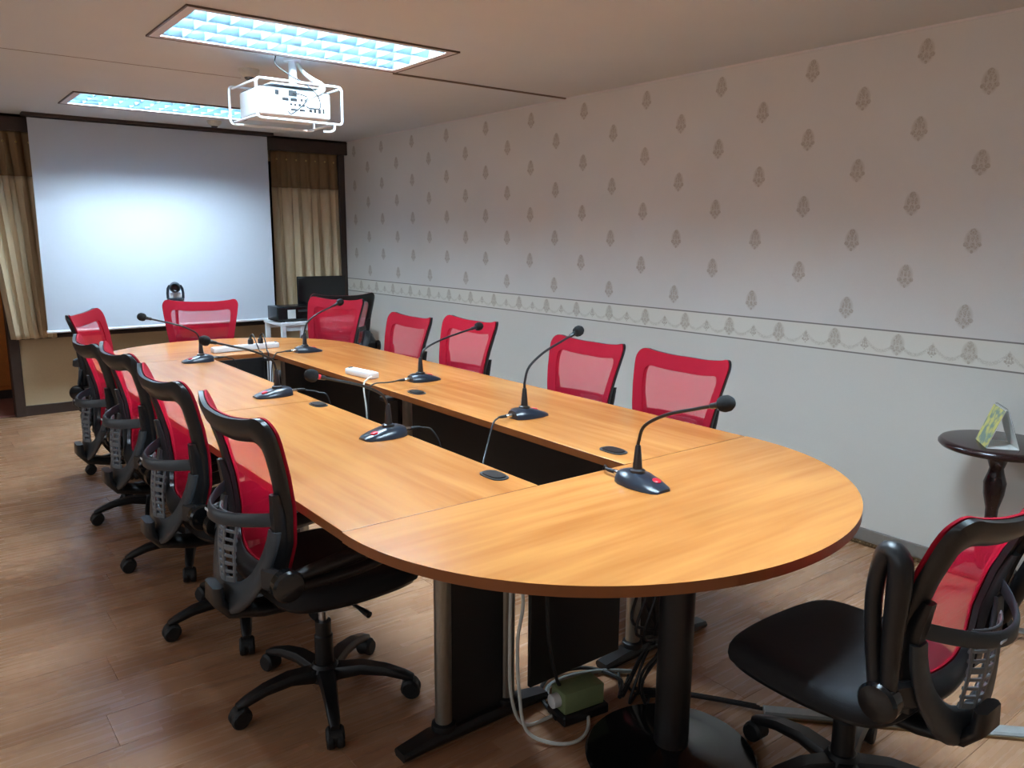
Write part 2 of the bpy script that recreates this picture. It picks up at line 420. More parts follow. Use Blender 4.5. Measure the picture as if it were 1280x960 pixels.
# ------------------------------------------------------------------ recessed ceiling lamps
LW, NC, DEP = (LX1-LX0), 12, .042
def build_lamp():
    t = thing('ceiling_lamp', 'x', 'lamp', (0, 0, 0), group='recessed fluorescent ceiling lamps')
    wy = .60
    def ring(bm, a, b, c, d, z0, z1):   # outer half sizes a,b, inner c,d
        bbox(bm, -a, a, -b, -d, z0, z1); bbox(bm, -a, a, d, b, z0, z1); bbox(bm, -a, -c, -d, d, z0, z1); bbox(bm, c, a, -d, d, z0, z1)
    hx, hy = LW/2, wy/2
    bm = new(); ring(bm, hx, hy+.03, hx-.008, hy+.022, -.008, .03); obj('outer_edge', bm, 'lamp_edge', t, smooth=False)
    bm = new(); ring(bm, hx-.008, hy+.022, hx-.05, hy-.02, -.006, .02); obj('flange', bm, 'lamp_flange', t, smooth=False)
    bm = new(); ring(bm, hx-.03, hy, hx-.045, hy-.015, .02, DEP+.06); bbox(bm, -hx+.03, hx-.03, -hy, hy, DEP+.06, DEP+.07); obj('housing', bm, 'white_metal', t, smooth=False)
    ix, iy = hx-.05, hy-.02; cx, cy = 2*ix/NC, 2*iy/3
    cellm = None
    for j in range(3):
        yc = -iy+cy*(j+.5)
        bm = new(); bbox(bm, -ix, ix, yc-.020, yc+.020, DEP+.004, DEP+.024, .008, 2); obj('fluorescent_tube', bm, 'tube', t)
        for i in range(NC):
            xc = -ix+cx*(i+.5)
            if cellm is None:
                bm = new(); e = .0008
                A = [bm.verts.new(q) for q in ((-cx/2+e, -cy/2+e, 0), (cx/2-e, -cy/2+e, 0), (cx/2-e, cy/2-e, 0), (-cx/2+e, cy/2-e, 0))]
                B = [bm.verts.new(q) for q in ((-cx*.36, -cy*.20, DEP), (cx*.36, -cy*.20, DEP), (cx*.36, cy*.20, DEP), (-cx*.36, cy*.20, DEP))]
                C_ = [bm.verts.new(q) for q in ((-cx/2+e, -cy/2+e, DEP), (cx/2-e, -cy/2+e, DEP), (cx/2-e, cy/2-e, DEP), (-cx/2+e, cy/2-e, DEP))]
                for k in range(4):
                    bm.faces.new((A[k], A[(k+1) % 4], B[(k+1) % 4], B[k])); bm.faces.new((B[k], B[(k+1) % 4], C_[(k+1) % 4], C_[k]))
                o = obj('louver_cell', bm, 'reflector', t, (xc, yc, 0), smooth=False); cellm = o.data
            else: obj('louver_cell', None, None, t, (xc, yc, 0), mesh=cellm)
    return t
lamp = build_lamp()
lamp_labels = ['large recessed louvred ceiling lamp above the projector mount', 'recessed louvred ceiling lamp close to the projection screen',
               'recessed louvred ceiling lamp above the near end of the table', 'recessed louvred ceiling lamp behind the viewer']
for i, (a, b) in enumerate(LAMPS):
    o = lamp if i == 0 else copy_tree(lamp)
    o.location = ((LX0+LX1)/2, (a+b)/2, ZC); o['label'] = lamp_labels[i]
    o.scale = (1, (b-a)/.66, 1)

# ------------------------------------------------------------------ conference table
TX, HW, TZ, TH = 1.6875, .8425, .75, .028
S0, S1, S2 = 1.80, 3.41, 5.03
GI = .190
ct = thing('conference_table', 'long orange wood veneer conference table with rounded ends and open centre gap', 'table', (TX, 3.4, 0))
def tl(p): return (p[0]-TX, p[1]-3.4)
def top_part(name, pts, mat):
    bm = new(); prism(bm, [tl(p) for p in pts], TZ-TH, TZ, 1)
    es = [e for e in bm.edges if all(abs(v.co.z-TZ) < 1e-5 for v in e.verts)]
    bmesh.ops.bevel(bm, geom=es, offset=.0007, segments=1, affect='EDGES')
    return obj(name, bm, [mat, 'edge_band'], ct, smooth=False)
g = .0022
def half(yc, depth, sgn):
    pts = [(TX+(HW+.004)*math.cos(a), yc+sgn*depth*abs(math.sin(a))**.96) for a in [PI*k/64 for k in range(65)]]
    return pts if sgn > 0 else pts[::-1]
top_part('end_top', half(S0-g, .81, -1), 'veneer_x')
top_part('end_top', half(S2+g, .88, 1), 'veneer_x')
for a, b in ((S0, S1), (S1, S2)):
    top_part('side_top', [(TX-HW, a+g), (TX-GI, a+g), (TX-GI, b-g), (TX-HW, b-g)], 'veneer_y')
    top_part('side_top', [(TX+GI, a+g), (TX+HW, a+g), (TX+HW, b-g), (TX+GI, b-g)], 'veneer_y')
# leg frames at each seam: foot, two steel columns, black plate, disc
def leg_frame(y, s):
    cx = TX+s*.405
    bm = new(); L = .27
    ribbon(bm, [(cx-TX-L, y-3.4, .018), (cx-TX-L*.6, y-3.4, .03), (cx-TX, y-3.4, .034), (cx-TX+L*.6, y-3.4, .03), (cx-TX+L, y-3.4, .018)], [(0, 1, 0)]*5, [(0, 0, 1)]*5, [.06, .07, .075, .07, .06], [.026, .036, .04, .036, .026])
    f = obj('leg_foot', bm, 'black_metal', ct)
    for q in (-1, 1):
        bm = new(); tube(bm, [(cx-TX+q*.118, y-3.4, .045), (cx-TX+q*.118, y-3.4, TZ-TH-.02)], .026, 16, smooth=False); obj('leg_column', bm, 'steel', ct)
        bm = new(); lathe(bm, [(.036, .045), (.038, .05), (.036, .065), (.027, .07)], (cx-TX+q*.118, y-3.4, 0), 20); obj('collar', bm, 'black_plastic', f)
    bm = new(); bbox(bm, cx-TX-.10, cx-TX+.10, y-3.4-.012, y-3.4+.012, .05, TZ-TH-.02); obj('leg_plate', bm, 'black_metal', ct, smooth=False)
    bm = new(); bbox(bm, cx-TX-.26, cx-TX+.26, y-3.4-.03, y-3.4+.03, TZ-TH-.02, TZ-TH, .003, 1); obj('support_bar', bm, 'black_metal', ct)
for y in (S0+.03, S1, S2-.03):
    for s in (-1, 1): leg_frame(y, s)
# round pedestals below the ends
for y in (1.37, 5.5):
    bm = new(); lathe(bm, [(.243, 0), (.25, .008), (.243, .016), (.18, .026), (.07, .038), (.052, .05)], (-.03, y-3.4, 0), 48); pb = obj('pedestal_base', bm, 'black_gloss', ct)
    bm = new(); lathe(bm, [(.05, .05), (.05, TZ-TH-.02), (.12, TZ-TH-.012), (.12, TZ-TH)], (-.03, y-3.4, 0), 28); obj('pedestal_column', bm, 'black_metal', ct)
# modesty panels
bm = new(); bbox(bm, 1.468-TX, 1.866-TX, 1.80-3.4-.008, 1.80-3.4+.008, .082, TZ-TH, .002, 1); obj('modesty_panel', bm, 'black_metal', ct)
bm = new(); bbox(bm, 1.51-TX, 1.866-TX, 5.03-3.4-.008, 5.03-3.4+.008, .32, TZ-TH, .002, 1); obj('modesty_panel', bm, 'black_metal', ct)
for a, b in ((S0, S1), (S1, S2)):
    for s in (1,):
        bm = new(); bbox(bm, s*.28-.008, s*.28+.008, a+.07-3.4, b-.07-3.4, .30, TZ-TH, .002, 1); obj('modesty_panel', bm, 'black_metal', ct)
# cable grommets with flip caps
for (x, y) in ((1.446, 1.958), (1.452, 3.30), (1.955, 3.285), (1.965, 1.945)):
    pts = chaikin([(-.028, -.055), (.028, -.055), (.034, 0), (.028, .055), (-.028, .055), (-.034, 0)], 3)
    bm = new(); prism(bm, pts, 0, .004); gr = obj('cable_grommet', bm, 'grey_plastic', ct, (x-TX, y-3.4, TZ))
    bm = new(); prism(bm, [(p[0]*.82, p[1]*.82) for p in pts], .004, .008); obj('grommet_cap', bm, 'black_plastic', gr)

# ------------------------------------------------------------------ office chairs (local: faces +x)
PROF = [(.40, -.245), (.48, -.228), (.56, -.212), (.65, -.204), (.75, -.214), (.85, -.238), (.95, -.270), (1.06, -.312)]
def bx(y, z):
    for (z0, x0), (z1, x1) in zip(PROF, PROF[1:]):
        if z <= z1 or z1 == PROF[-1][0]:
            t = (z-z0)/(z1-z0); return x0+(x1-x0)*t+.75*y*y
OUT = [(0, 1.003), (.10, 1.003), (.20, 1.014), (.250, 1.028), (.274, .995), (.269, .945), (.252, .84), (.232, .72), (.212, .60), (.186, .515), (.10, .485), (0, .482)]
INN = [(0, .935), (.09, .935), (.165, .944), (.202, .950), (.218, .928), (.214, .885), (.200, .81), (.182, .72), (.166, .635), (.142, .57), (.08, .55), (0, .548)]
def loop(h):
    full = h+[(-y, z) for y, z in h[-2:0:-1]]
    return chaikin(full, 2)
LO, LI = loop(OUT), loop(INN)
def ring_solid(bm, lo, li, offs, thick, M_=3):
    n = len(lo); fr, bk = [], []
    for i in range(n):
        f_, b_ = [], []
        for k in range(M_+1):
            t = k/M_; y = lo[i][0]*(1-t)+li[i][0]*t; z = lo[i][1]*(1-t)+li[i][1]*t
            x = bx(y, z)+offs; th = thick*(.55+.45*math.sin(PI*t))
            f_.append(bm.verts.new((x, y, z))); b_.append(bm.verts.new((x-th, y, z)))
        fr.append(f_); bk.append(b_)
    for i in range(n):
        j = (i+1) % n
        for k in range(M_):
            bm.faces.new((fr[i][k], fr[j][k], fr[j][k+1], fr[i][k+1])); bm.faces.new((bk[i][k+1], bk[j][k+1], bk[j][k], bk[i][k]))
        bm.faces.new((fr[j][0], fr[i][0], bk[i][0], bk[j][0])); bm.faces.new((fr[i][M_], fr[j][M_], bk[j][M_], bk[i][M_]))
def shrink(l, k, c=(0, .76)): return [(c[0]+(p[0]-c[0])*k, c[1]+(p[1]-c[1])*k) for p in l]
UP = 'upper'
def build_chair():
    t = thing('office_chair', 'x', 'chair', group='red mesh office chairs in the meeting room')
    def up(o): o[UP] = 1; return o
    # seat
    sh = chaikin([(.27, -.13), (.285, 0), (.27, .13), (.235, .235), (.06, .262), (-.12, .245), (-.205, .19), (-.215, 0), (-.205, -.19), (-.12, -.245), (.06, -.262), (.235, -.235)], 3)
    def cushion(bm, lv):
        rings = []
        for k, z in lv: rings.append([bm.verts.new((.03+(p[0]-.03)*k, p[1]*k, z-(.025*max(0, (p[0]*k-.17)/.1)**2 if k > .3 else 0))) for p in sh])
        n = len(sh)
        for a, b in zip(rings, rings[1:]):
            for i in range(n): bm.faces.new((a[i], a[(i+1) % n], b[(i+1) % n], b[i]))
        bm.faces.new(rings[0][::-1]); bm.faces.new(rings[-1])
    bm = new(); cushion(bm, [(.9, .430), (.985, .436), (1.0, .452), (.99, .474), (.955, .488), (.86, .495), (.6, .492), (.3, .488)]); up(obj('seat', bm, 'black_fabric', t, ang=60))
    bm = new(); cushion(bm, [(.62, .392), (.80, .400), (.94, .420), (.95, .434)]); up(obj('seat_shell', bm, 'black_plastic', t, ang=60))
    # back
    bm = new(); ring_solid(bm, LO, LI, -.006, .026); up(obj('back_frame', bm, 'frame_black', t, ang=60))
    bm = new(); ring_solid(bm, shrink(LO, 1.004), shrink(LI, .995), .004, .012); up(obj('back_border', bm, 'red_cloth', t, ang=60))
    bm = new(); n = len(LI); c = (0, .76); rings = []
    for k in (1.01, .8, .6, .4, .2): rings.append([bm.verts.new((bx(p[0], p[1]), p[0], p[1])) for p in shrink(LI, k, c)])
    cv = bm.verts.new((bx(*c), c[0], c[1]))
    for a, b in zip(rings, rings[1:]):
        for i in range(n): bm.faces.new((a[i], a[(i+1) % n], b[(i+1) % n], b[i]))
    for i in range(n): bm.faces.new((rings[-1][i], rings[-1][(i+1) % n], cv))
    up(obj('mesh_panel', bm, 'red_mesh', t, ang=80))
    # lumbar band bulging backwards
    bm = new(); ks = [-1+2*k/20 for k in range(21)]
    path = [(bx(.2*k, .72)-.02-.095*math.cos(k*PI/2)**.8, .215*k, .722-.018*math.cos(k*PI/2)) for k in [max(-.9999, min(.9999, q)) for q in ks]]
    ribbon(bm, path, [(0.15, 0, 1)]*21, [(-1, -k*.9, 0) for k in ks], [.040]*21, [.014]*21); band = up(obj('lumbar_band', bm, 'grey_plastic', t, ang=60))
    bm = new(); box(bm, (path[12][0]-.008, path[12][1], path[12][2]), (.003, .03, .006), rot=None); obj('badge', bm, 'white_plastic', band)
    # lower shell: U-shaped cup
    bm = new(); aa = [PI+PI*k/24 for k in range(25)]
    path = [(bx(.2, .62)-.045-.075*abs(math.sin(a))**1.2, .208*math.cos(a), .69+.245*math.sin(a)) for a in aa]
    ribbon(bm, path, [(-.25*abs(math.sin(a)), math.cos(a), math.sin(a)) for a in aa], [(-1, .5*math.cos(a)*-1, 0) for a in aa], [.05+.045*abs(math.sin(a))**2 for a in aa], [.022]*25)
    up(obj('lower_shell', bm, 'grey_plastic', t, ang=60))
    # slotted lumbar plate
    bm = new()
    def pl(y, z): return bx(0, z)-.06-.03*math.cos(y/.09*PI/2)-.012*math.sin((z-.52)/.18*PI)
    for k in range(4):
        y = -.072+.048*k; zs = [.50+.21*i/8 for i in range(9)]
        ribbon(bm, [(pl(y, z), y*(1-.35*(.71-z)/.2), z) for z in zs], [(0, 1, 0)]*9, [(1, 0, 0)]*9, [.014]*9, [.006]*9)
    for k in range(9):
        z = .505+.2*k/8; yy_ = [-.078+.156*i/8 for i in range(9)]
        ribbon(bm, [(pl(y, z), y*(1-.35*(.71-z)/.2), z) for y in yy_], [(0, 0, 1)]*9, [(1, 0, 0)]*9, [.010 if k % 4 else .018]*9, [.006]*9)
    up(obj('lumbar_plate', bm, 'plate_grey', t))
    # side stays joining band, frame and shell
    for s in (-1, 1):
        bm = new(); zz = [.50, .58, .66, .74, .80]
        ribbon(bm, [(bx(.21, z)-.032, s*(.168+.055*(z-.5)/.3), z) for z in zz], [(0, 1, 0)]*5, [(1, 0, 0)]*5, [.05, .055, .05, .045, .03], [.03, .04, .04, .035, .02])
        up(obj('side_stay', bm, 'black_plastic', t))
        # armrest folded up along the back
        ya = s*.285
        bm = new(); tube(bm, [(0, 0, -.012), (.10, 0, -.014), (.22, s*.004, -.006), (.30, s*.006, .012), (.345, s*.006, .034), (.325, s*.006, .058), (.26, s*.004, .052), (.14, 0, .030), (.04, 0, .018), (0, 0, .012)], [.017, .017, .018, .019, .022, .026, .026, .022, .018, .017], 10, 5)
        arm = up(obj('armrest', bm, 'black_plastic', t, (-.225, ya, .560), ang=60))
        bm = new(); lathe(bm, [(.03, -.022), (.044, -.018), (.046, .012), (.04, .02), (.02, .023)], (0, s*.008, 0), 24, RX(-s*PI/2)); obj('pivot_knob', bm, 'black_gloss', arm)
        bm = new(); ribbon(bm, [(-.225, ya-s*.012, .56), (-.235, s*.24, .56), (-.25, s*.20, .555)], [(0, 0, 1)]*3, [(1, 0, 0)]*3, [.06, .06, .07], [.03]*3)
        up(obj('arm_bracket', bm, 'black_plastic', t))
    # spine joining lower shell to the mechanism
    bm = new(); ribbon(bm, [(-.335, 0, .49), (-.335, 0, .44), (-.30, 0, .40), (-.20, 0, .375), (-.05, 0, .37)], [(0, 1, 0)]*5, [(1, 0, 0), (1, 0, .3), (.6, 0, 1), (0, 0, 1), (0, 0, 1)], [.10, .11, .10, .09, .09], [.03, .035, .035, .035, .04])
    up(obj('back_spine', bm, 'black_plastic', t, ang=60))
    bm = new(); bbox(bm, -.10, .10, -.075, .075, .350, .398, .012, 2); mech = up(obj('tilt_mechanism', bm, 'black_metal', t))
    bm = new(); tube(bm, [(.03, -.07, .375), (.04, -.17, .372), (.05, -.23, .365)], [.006, .006, .011], 8); obj('lever', bm, 'black_plastic', mech)
    # column and base
    bm = new(); lathe(bm, [(.030, .085), (.030, .22), (.026, .225), (.026, .27)], seg=20); gl = obj('gas_column', bm, 'black_metal', t)
    bm = new(); lathe(bm, [(.015, .27), (.015, .35)], seg=16); obj('piston', bm, 'chrome', gl)
    bm = new(); lathe(bm, [(.040, .062), (.052, .07), (.052, .105), (.036, .125)], seg=24); obj('base_hub', bm, 'black_plastic', t)
    bm = new(); ribbon(bm, [(.04, 0, .092), (.12, 0, .105), (.20, 0, .096), (.265, 0, .076), (.292, 0, .066)], [(0, 1, 0)]*5, [(0, 0, 1)]*5, [.062, .052, .044, .036, .026], [.045, .036, .030, .026, .018])
    leg = obj('leg', bm, 'black_plastic', t, ang=60)
    bm = new()
    for s in (-1, 1): lathe(bm, [(.012, -.011), (.024, -.011), (.028, -.006), (.028, .006), (.024, .011), (.012, .011)], (.285, s*.015, .028), 18, RX(PI/2))
    tube(bm, [(.275, 0, .03), (.275, 0, .075)], .008, 8, smooth=False)
    lathe(bm, [(.022, -.027), (.0295, -.02), (.0295, .02), (.022, .027)], (.279, 0, .036), 14, RX(PI/2))
    cst = obj('caster', bm, 'black_rubber', leg)
    for k in range(1, 5):
        l2 = obj('leg', None, None, t, mesh=leg.data); obj('caster', None, None, l2, mesh=cst.data)
    return t
chair0 = build_chair()
CH = [  # hub x, y, facing deg, height shift, leg phase (world deg), label
    (.985, 2.27, 0, .0, 35, 'red mesh office chair nearest the viewer along the left side of the table'),
    (.965, 2.96, 0, .0, 35, 'second red mesh office chair from the viewer along the left side of the table'),
    (.98, 3.72, 0, .0, 35, 'middle one of five red mesh office chairs along the left side of the table'),
    (.99, 4.46, 0, -.04, 35, 'fourth red mesh office chair from the viewer along the left side of the table'),
    (1.14, 5.47, -28, .0, 36, 'farthest left red mesh chair with its front turned to the viewer'),
    (2.62, 2.405, 180, -.055, 10, 'red mesh chair nearest the viewer along the wallpapered wall side'),
    (2.63, 3.06, 180, -.055, 10, 'second red mesh chair from the viewer along the wallpapered wall side'),
    (2.49, 3.95, 180, -.01, 0, 'third red mesh chair from the viewer along the wall side, behind a microphone head'),
    (2.51, 4.70, 180, -.05, 30, 'small-looking red mesh chair, farthest of four straight chairs along the wall side'),
    (1.74, 6.06, -114, -.01, 15, 'red mesh chair at the far end in front of the white projection screen'),
    (2.49, 5.66, 203, .0, 50, 'red mesh chair at the far right curve of the table before the computer desk'),
    (3.06, 6.46, 75, .0, 25, 'black-framed mesh chair seen from behind, pulled up to the computer desk'),
    (1.91, .985, 90, -.06, 15, 'red and black mesh chair seen from behind at the near right end of the table'),
]
chairs = [chair0]+[copy_tree(chair0) for _ in CH[1:]]
for i, (x, y, a, dz, ph, lab) in enumerate(CH):
    o = chairs[i]
    o.location = (x, y, 0); o.rotation_euler = (0, 0, math.radians(a)); o['label'] = lab
    k = 0
    for c in o.children:
        if UP in c: c.location.z += dz
        if c.name.split('.')[0] == 'armrest' and i == len(CH)-1: c.rotation_euler.y = math.radians(-82 if c.location.y > 0 else -100)     # folded up
        if c.name.split('.')[0] == 'leg':
            c.rotation_euler.z = math.radians(ph-a+72*k); k += 1
# the near chair's back is tilted further back
pv = V(-.2, 0, .46); TI = Matrix.Rotation(math.radians(-9), 3, 'Y')
for c in chairs[-1].children:
    if c.name.split('.')[0] in ('back_frame', 'back_border', 'mesh_panel', 'lumbar_band', 'lower_shell', 'lumbar_plate', 'side_stay'):
        c.rotation_euler.y = math.radians(-9); c.location = c.location+pv-TI@pv
for o in bpy.data.objects:
    if UP in o: del o[UP]

# ------------------------------------------------------------------ gooseneck microphones (local: faces +x, base origin on table)
def microphone(x, y, rz, reach, height, label, red=False, cable=None, droop=0):
    t = thing('gooseneck_microphone', label, 'microphone', (x, y, TZ+.0008), rz, 'gooseneck conference microphones on the table')
    # wedge-shaped base
    bm = new(); secs = [(-.075, .034, .034), (-.05, .048, .042), (0, .056, .040), (.05, .052, .026), (.085, .042, .014), (.098, .028, .008)]
    rings = []
    for sx, hw, hz in secs:
        rings.append([bm.verts.new((sx, q, z)) for q, z in ((-hw, 0), (-hw, hz*.35), (-hw*.72, hz*.85), (-hw*.3, hz), (hw*.3, hz), (hw*.72, hz*.85), (hw, hz*.35), (hw, 0))])
    for a, b in zip(rings, rings[1:]):
        for k in range(8): bm.faces.new((a[k], a[(k+1) % 8], b[(k+1) % 8], b[k]))
    bm.faces.new(rings[0][::-1]); bm.faces.new(rings[-1])
    base = obj('base', bm, 'mic_plastic', t, ang=50)
    bm = new(); lathe(bm, [(.014, 0), (.014, .004), (.011, .006)], (.055, .014, .022), 16, RY(.25)); obj('talk_button', bm, 'red_plastic', base)
    bm = new(); lathe(bm, [(.024, .036), (.024, .046), (.015, .05), (.013, .075), (.009, .12), (.007, .125)], (-.012, 0, 0), 18); obj('stem_socket', bm, 'black_plastic', t)
    H = height-TZ
    neck = [(-.012, 0, .12), (-.010, 0, H*.45), (.012, 0, H*.62), (reach*.32, 0, H*.78), (reach*.68, 0, H*(.9-droop)), (reach-.02, 0, H-.006)]
    bm = new(); tube(bm, neck, .0052, 8, 8); obj('gooseneck', bm, 'black_metal', t)
    d = (Vector(neck[-1])-Vector(neck[-2])).normalized(); e = Vector(neck[-1])
    rot = d.to_track_quat('Z', 'Y').to_matrix()
    bm = new(); lathe(bm, [(.006, -.03), (.0085, -.026), (.0085, .004)], e, 14, rot); col = obj('capsule', bm, 'black_plastic', t)
    bm = new(); lathe(bm, [(.0095, -.008), (.0095, .004)], e, 14, rot); obj('ring_light', bm, 'red_plastic' if red else 'black_metal', col)
    bm = new(); lathe(bm, [(.012, .002), (.020, .008), (.0235, .02), (.0225, .034), (.015, .046), (.006, .05)], e, 18, rot); obj('foam_windscreen', bm, 'foam', t)
    bm = new(); lathe(bm, [(.0085, 0), (.0085, .03), (.006, .034)], (-.075, 0, .016), 14, RY(-PI/2)); con = obj('cable_plug', bm, 'chrome', t)
    bm = new(); lathe(bm, [(.0075, .034), (.0065, .06), (.004, .075)], (-.075, 0, .016), 12, RY(-PI/2)); obj('strain_relief', bm, 'black_rubber', con)
    if cable:
        bm = new(); tube(bm, [(-.145, 0, .016)]+cable, .0038, 7, 6); obj('cable', bm, 'black_rubber', t)
    return t
D = math.radians
microphone(1.75, 1.615, D(-90), .30, 1.056, 'microphone on the rounded near end of the table with a red button', cable=[(-.18, .03, .012), (-.22, .06, -.02), (-.26, .08, -.20), (-.24, .06, -.45)])
microphone(2.06, 2.56, D(0), .285, 1.092, 'gooseneck microphone on the wall side, second from the viewer, before red chairs', cable=[(-.19, -.02, 0), (-.25, -.06, -.08), (-.33, -.14, -.16), (-.36, -.2, -.40)])
microphone(2.15, 3.55, D(0), .36, 1.015, 'gooseneck microphone beside the seam on the wall side of the table', cable=[(-.20, .0, .012), (-.27, .02, .010), (-.302, .02, -.02), (-.312, .02, -.15), (-.31, .0, -.40)])
microphone(2.09, 4.90, D(0), .245, 1.06, 'gooseneck microphone at the far right corner of the centre gap', cable=[(-.18, 0, .012), (-.215, -.02, .010), (-.247, -.04, -.03), (-.26, -.04, -.15), (-.27, -.05, -.40)])
microphone(1.40, 4.88, D(180), .30, 1.035, 'farthest microphone on the left side, its head before the screen chair', cable=[(-.17, 0, .008), (-.21, .02, -.03), (-.24, .02, -.3)])
microphone(1.372, 3.61, D(180), .305, 1.036, 'middle microphone of the left table side, next to a cable grommet', cable=[(-.16, 0, .008), (-.20, .04, .0), (-.24, .08, -.05), (-.26, .1, -.4)])
microphone(1.415, 2.61, D(180), .285, 1.014, 'nearest microphone of the left table side, red ring below its foam head', red=True, cable=[(-.16, 0, .012), (-.19, .03, .0), (-.22, .05, -.10), (-.23, .05, -.4)])

# ------------------------------------------------------------------ things on the table
def power_strip(x, y, rz, n, label, plugs=()):
    t = thing('power_strip', label, 'power strip', (x, y, TZ+.0008), rz, 'white power strips on the table')
    L = .07*n+.03
    bm = new(); bbox(bm, -L/2, L/2, -.03, .03, 0, .034, .007, 2); b = obj('body', bm, 'white_plastic', t)
    for k in range(n):
        cx = -L/2+.05+.07*k
        bm = new(); lathe(bm, [(.021, .034), (.021, .0352), (.018, .0355)], (cx, 0, 0), 18); s_ = obj('socket', bm, 'paper', b)
        bm = new()
        for q in (-1, 1): bbox(bm, cx-.002, cx+.002, q*.008-.003, q*.008+.003, .0355, .0362)
        obj('slots', bm, 'black_plastic', b, smooth=False)
    bm = new(); bbox(bm, L/2-.02, L/2-.006, -.012, .012, .034, .039, .002, 1); obj('switch', bm, 'black_plastic', b)
    for k in plugs:
        cx = -L/2+.05+.07*k
        bm = new(); lathe(bm, [(.017, .036), (.019, .045), (.018, .065), (.008, .075), (.005, .09)], (cx, 0, 0), 14); p = obj('plug', bm, 'black_rubber', t)
        bm = new(); tube(bm, [(cx, 0, .088), (cx+.005, -.03, .10), (cx*.9, -.10, .05), (cx*.7, -.16, .008), (cx*.6, -.20, .006), (cx*.5, -.225, -.04), (cx*.4, -.24, -.3)], .004, 7); obj('plug_cord', bm, 'black_rubber', p)
    return t
power_strip(1.955, 3.86, D(97), 3, 'white power strip lying at the inner edge of the wall side table top')
power_strip(1.80, 5.22, D(4), 6, 'long white power strip with two black plugs on the far table end', (3, 4))

def cable(name, label, mat, r, pts, parent=None, cat='cable', group=None):
    bm = new(); tube(bm, pts, r, 7, 6); o = obj(name, bm, mat, parent)
    if parent is None: tag(o, label, cat, group)
    return o
cable('white_cable', 'white cable hanging from the inner power strip into the gap', 'white_cable', .0045, [(1.95, 3.74, .765), (1.90, 3.69, .765), (1.862, 3.66, .735), (1.855, 3.62, .60), (1.85, 3.60, .40), (1.84, 3.58, .01)])
cable('white_cable', 'long white cable hanging down beside the near left table leg', 'white_cable', .0055, [(1.375, 1.745, .715), (1.372, 1.74, .55), (1.39, 1.735, .42), (1.37, 1.735, .30), (1.365, 1.72, .15), (1.37, 1.69, .03), (1.41, 1.62, .008), (1.47, 1.58, .008), (1.54, 1.60, .008), (1.60, 1.66, .012)], group='white cables by the near left leg')
cable('white_cable', 'second white cable close behind the first beside the near left leg', 'white_cable', .0055, [(1.355, 1.755, .715), (1.355, 1.75, .5), (1.352, 1.75, .3), (1.355, 1.745, .12), (1.40, 1.735, .012), (1.52, 1.72, .008)], group='white cables by the near left leg')
cable('black_cable', 'black cable sagging from the near left leg to the adapter', 'black_rubber', .006, [(1.48, 1.79, .70), (1.50, 1.76, .45), (1.50, 1.74, .25), (1.53, 1.72, .10), (1.60, 1.70, .02), (1.66, 1.68, .012)], group='black cables under the near table end')
cable('black_cable', 'black cable looping on the floor behind the green adapter', 'black_rubber', .007, [(1.50, 1.70, .010), (1.55, 1.84, .012), (1.66, 1.90, .012), (1.78, 1.86, .012), (1.82, 1.74, .012), (1.74, 1.66, .014)], group='black cables under the near table end')
cable('grey_cable', 'grey cable looping on the floor beside the green adapter', 'grey_cable', .008, [(1.54, 1.74, .009), (1.58, 1.84, .012), (1.68, 1.86, .012), (1.80, 1.82, .012), (1.90, 1.74, .012)])
for k in range(6):
    a = random.uniform(-.05, .05)
    cable('black_cable', 'tangled thin black cable behind the near pedestal column' , 'black_rubber', .005, [(1.78+a, 1.52+.02*k, .70), (1.80+a*1.5, 1.54+.015*k, .45), (1.76+a*2, 1.55, .28+.02*k), (1.84-a*2, 1.60, .20), (1.78+a, 1.60+a, .10+.02*k), (1.76-a, 1.58+.02*k, .012), (1.86+a, 1.62+.03*k, .010)], group='tangled cables at the pedestal')
for k in range(3):
    cable('black_cable', 'black cable running from the pedestal to the floor raceway', 'black_rubber', .006, [(1.80, 1.62+.02*k, .012+.006*k), (1.90, 1.56+.012*k, .014), (1.98, 1.46+.01*k, .014), (2.06, 1.335+.012*k, .014)], group='cables leading to the floor raceway')
ad = thing('power_adapter', 'green-grey box adapter lying on cables under the near table end', 'adapter', (1.585, 1.695, 0), D(-8))
bm = new(); bbox(bm, -.075, .075, -.04, .04, .035, .105, .005, 2); obj('body', bm, 'green_box', ad)
bm = new(); lathe(bm, [(.022, 0), (.022, .025), (.014, .03)], (-.075, 0, .07), 16, RY(-PI/2)); obj('connector', bm, 'white_plastic', ad)
bm = new(); bbox(bm, -.085, .09, -.05, .05, .0, .035, .006, 1); obj('socket_block', bm, 'black_plastic', ad)

# floor raceway from the pedestal towards the wall
rw = thing('cable_raceway', 'grey cable raceway strip running over the floor to the right', 'raceway', (2.06, 1.33, 0), math.atan2(.777-1.33, 2.6-2.06))
bm = new(); ribbon(bm, [(0, 0, .009), (1.15, 0, .009)], [(0, 1, 0)]*2, [(0, 0, 1)]*2, [.05]*2, [.018]*2); obj('cover', bm, 'raceway_grey', rw)
bm = new(); bbox(bm, 0, 1.15, -.032, -.024, 0, .008); obj('base_lip', bm, 'bead_bronze', rw)

# ------------------------------------------------------------------ projection screen and curtains
ps = thing('projection_screen', 'large white pull-down projection screen at the far wall', 'screen', (1.88, 7.30, 0))
bm = new(); bbox(bm, -.948, .935, -.002, .002, .735, ZC-.035); obj('canvas', bm, 'screen_cloth', ps, smooth=False)
bm = new(); bbox(bm, -.985, .985, -.045, .05, ZC-.028, ZC, .004, 1); obj('cassette', bm, 'dark_wood', ps)
bm = new(); tube(bm, [(-.955, 0, .725), (.94, 0, .725)], .012, 12, smooth=False); obj('bottom_bar', bm, 'white_plastic', ps)

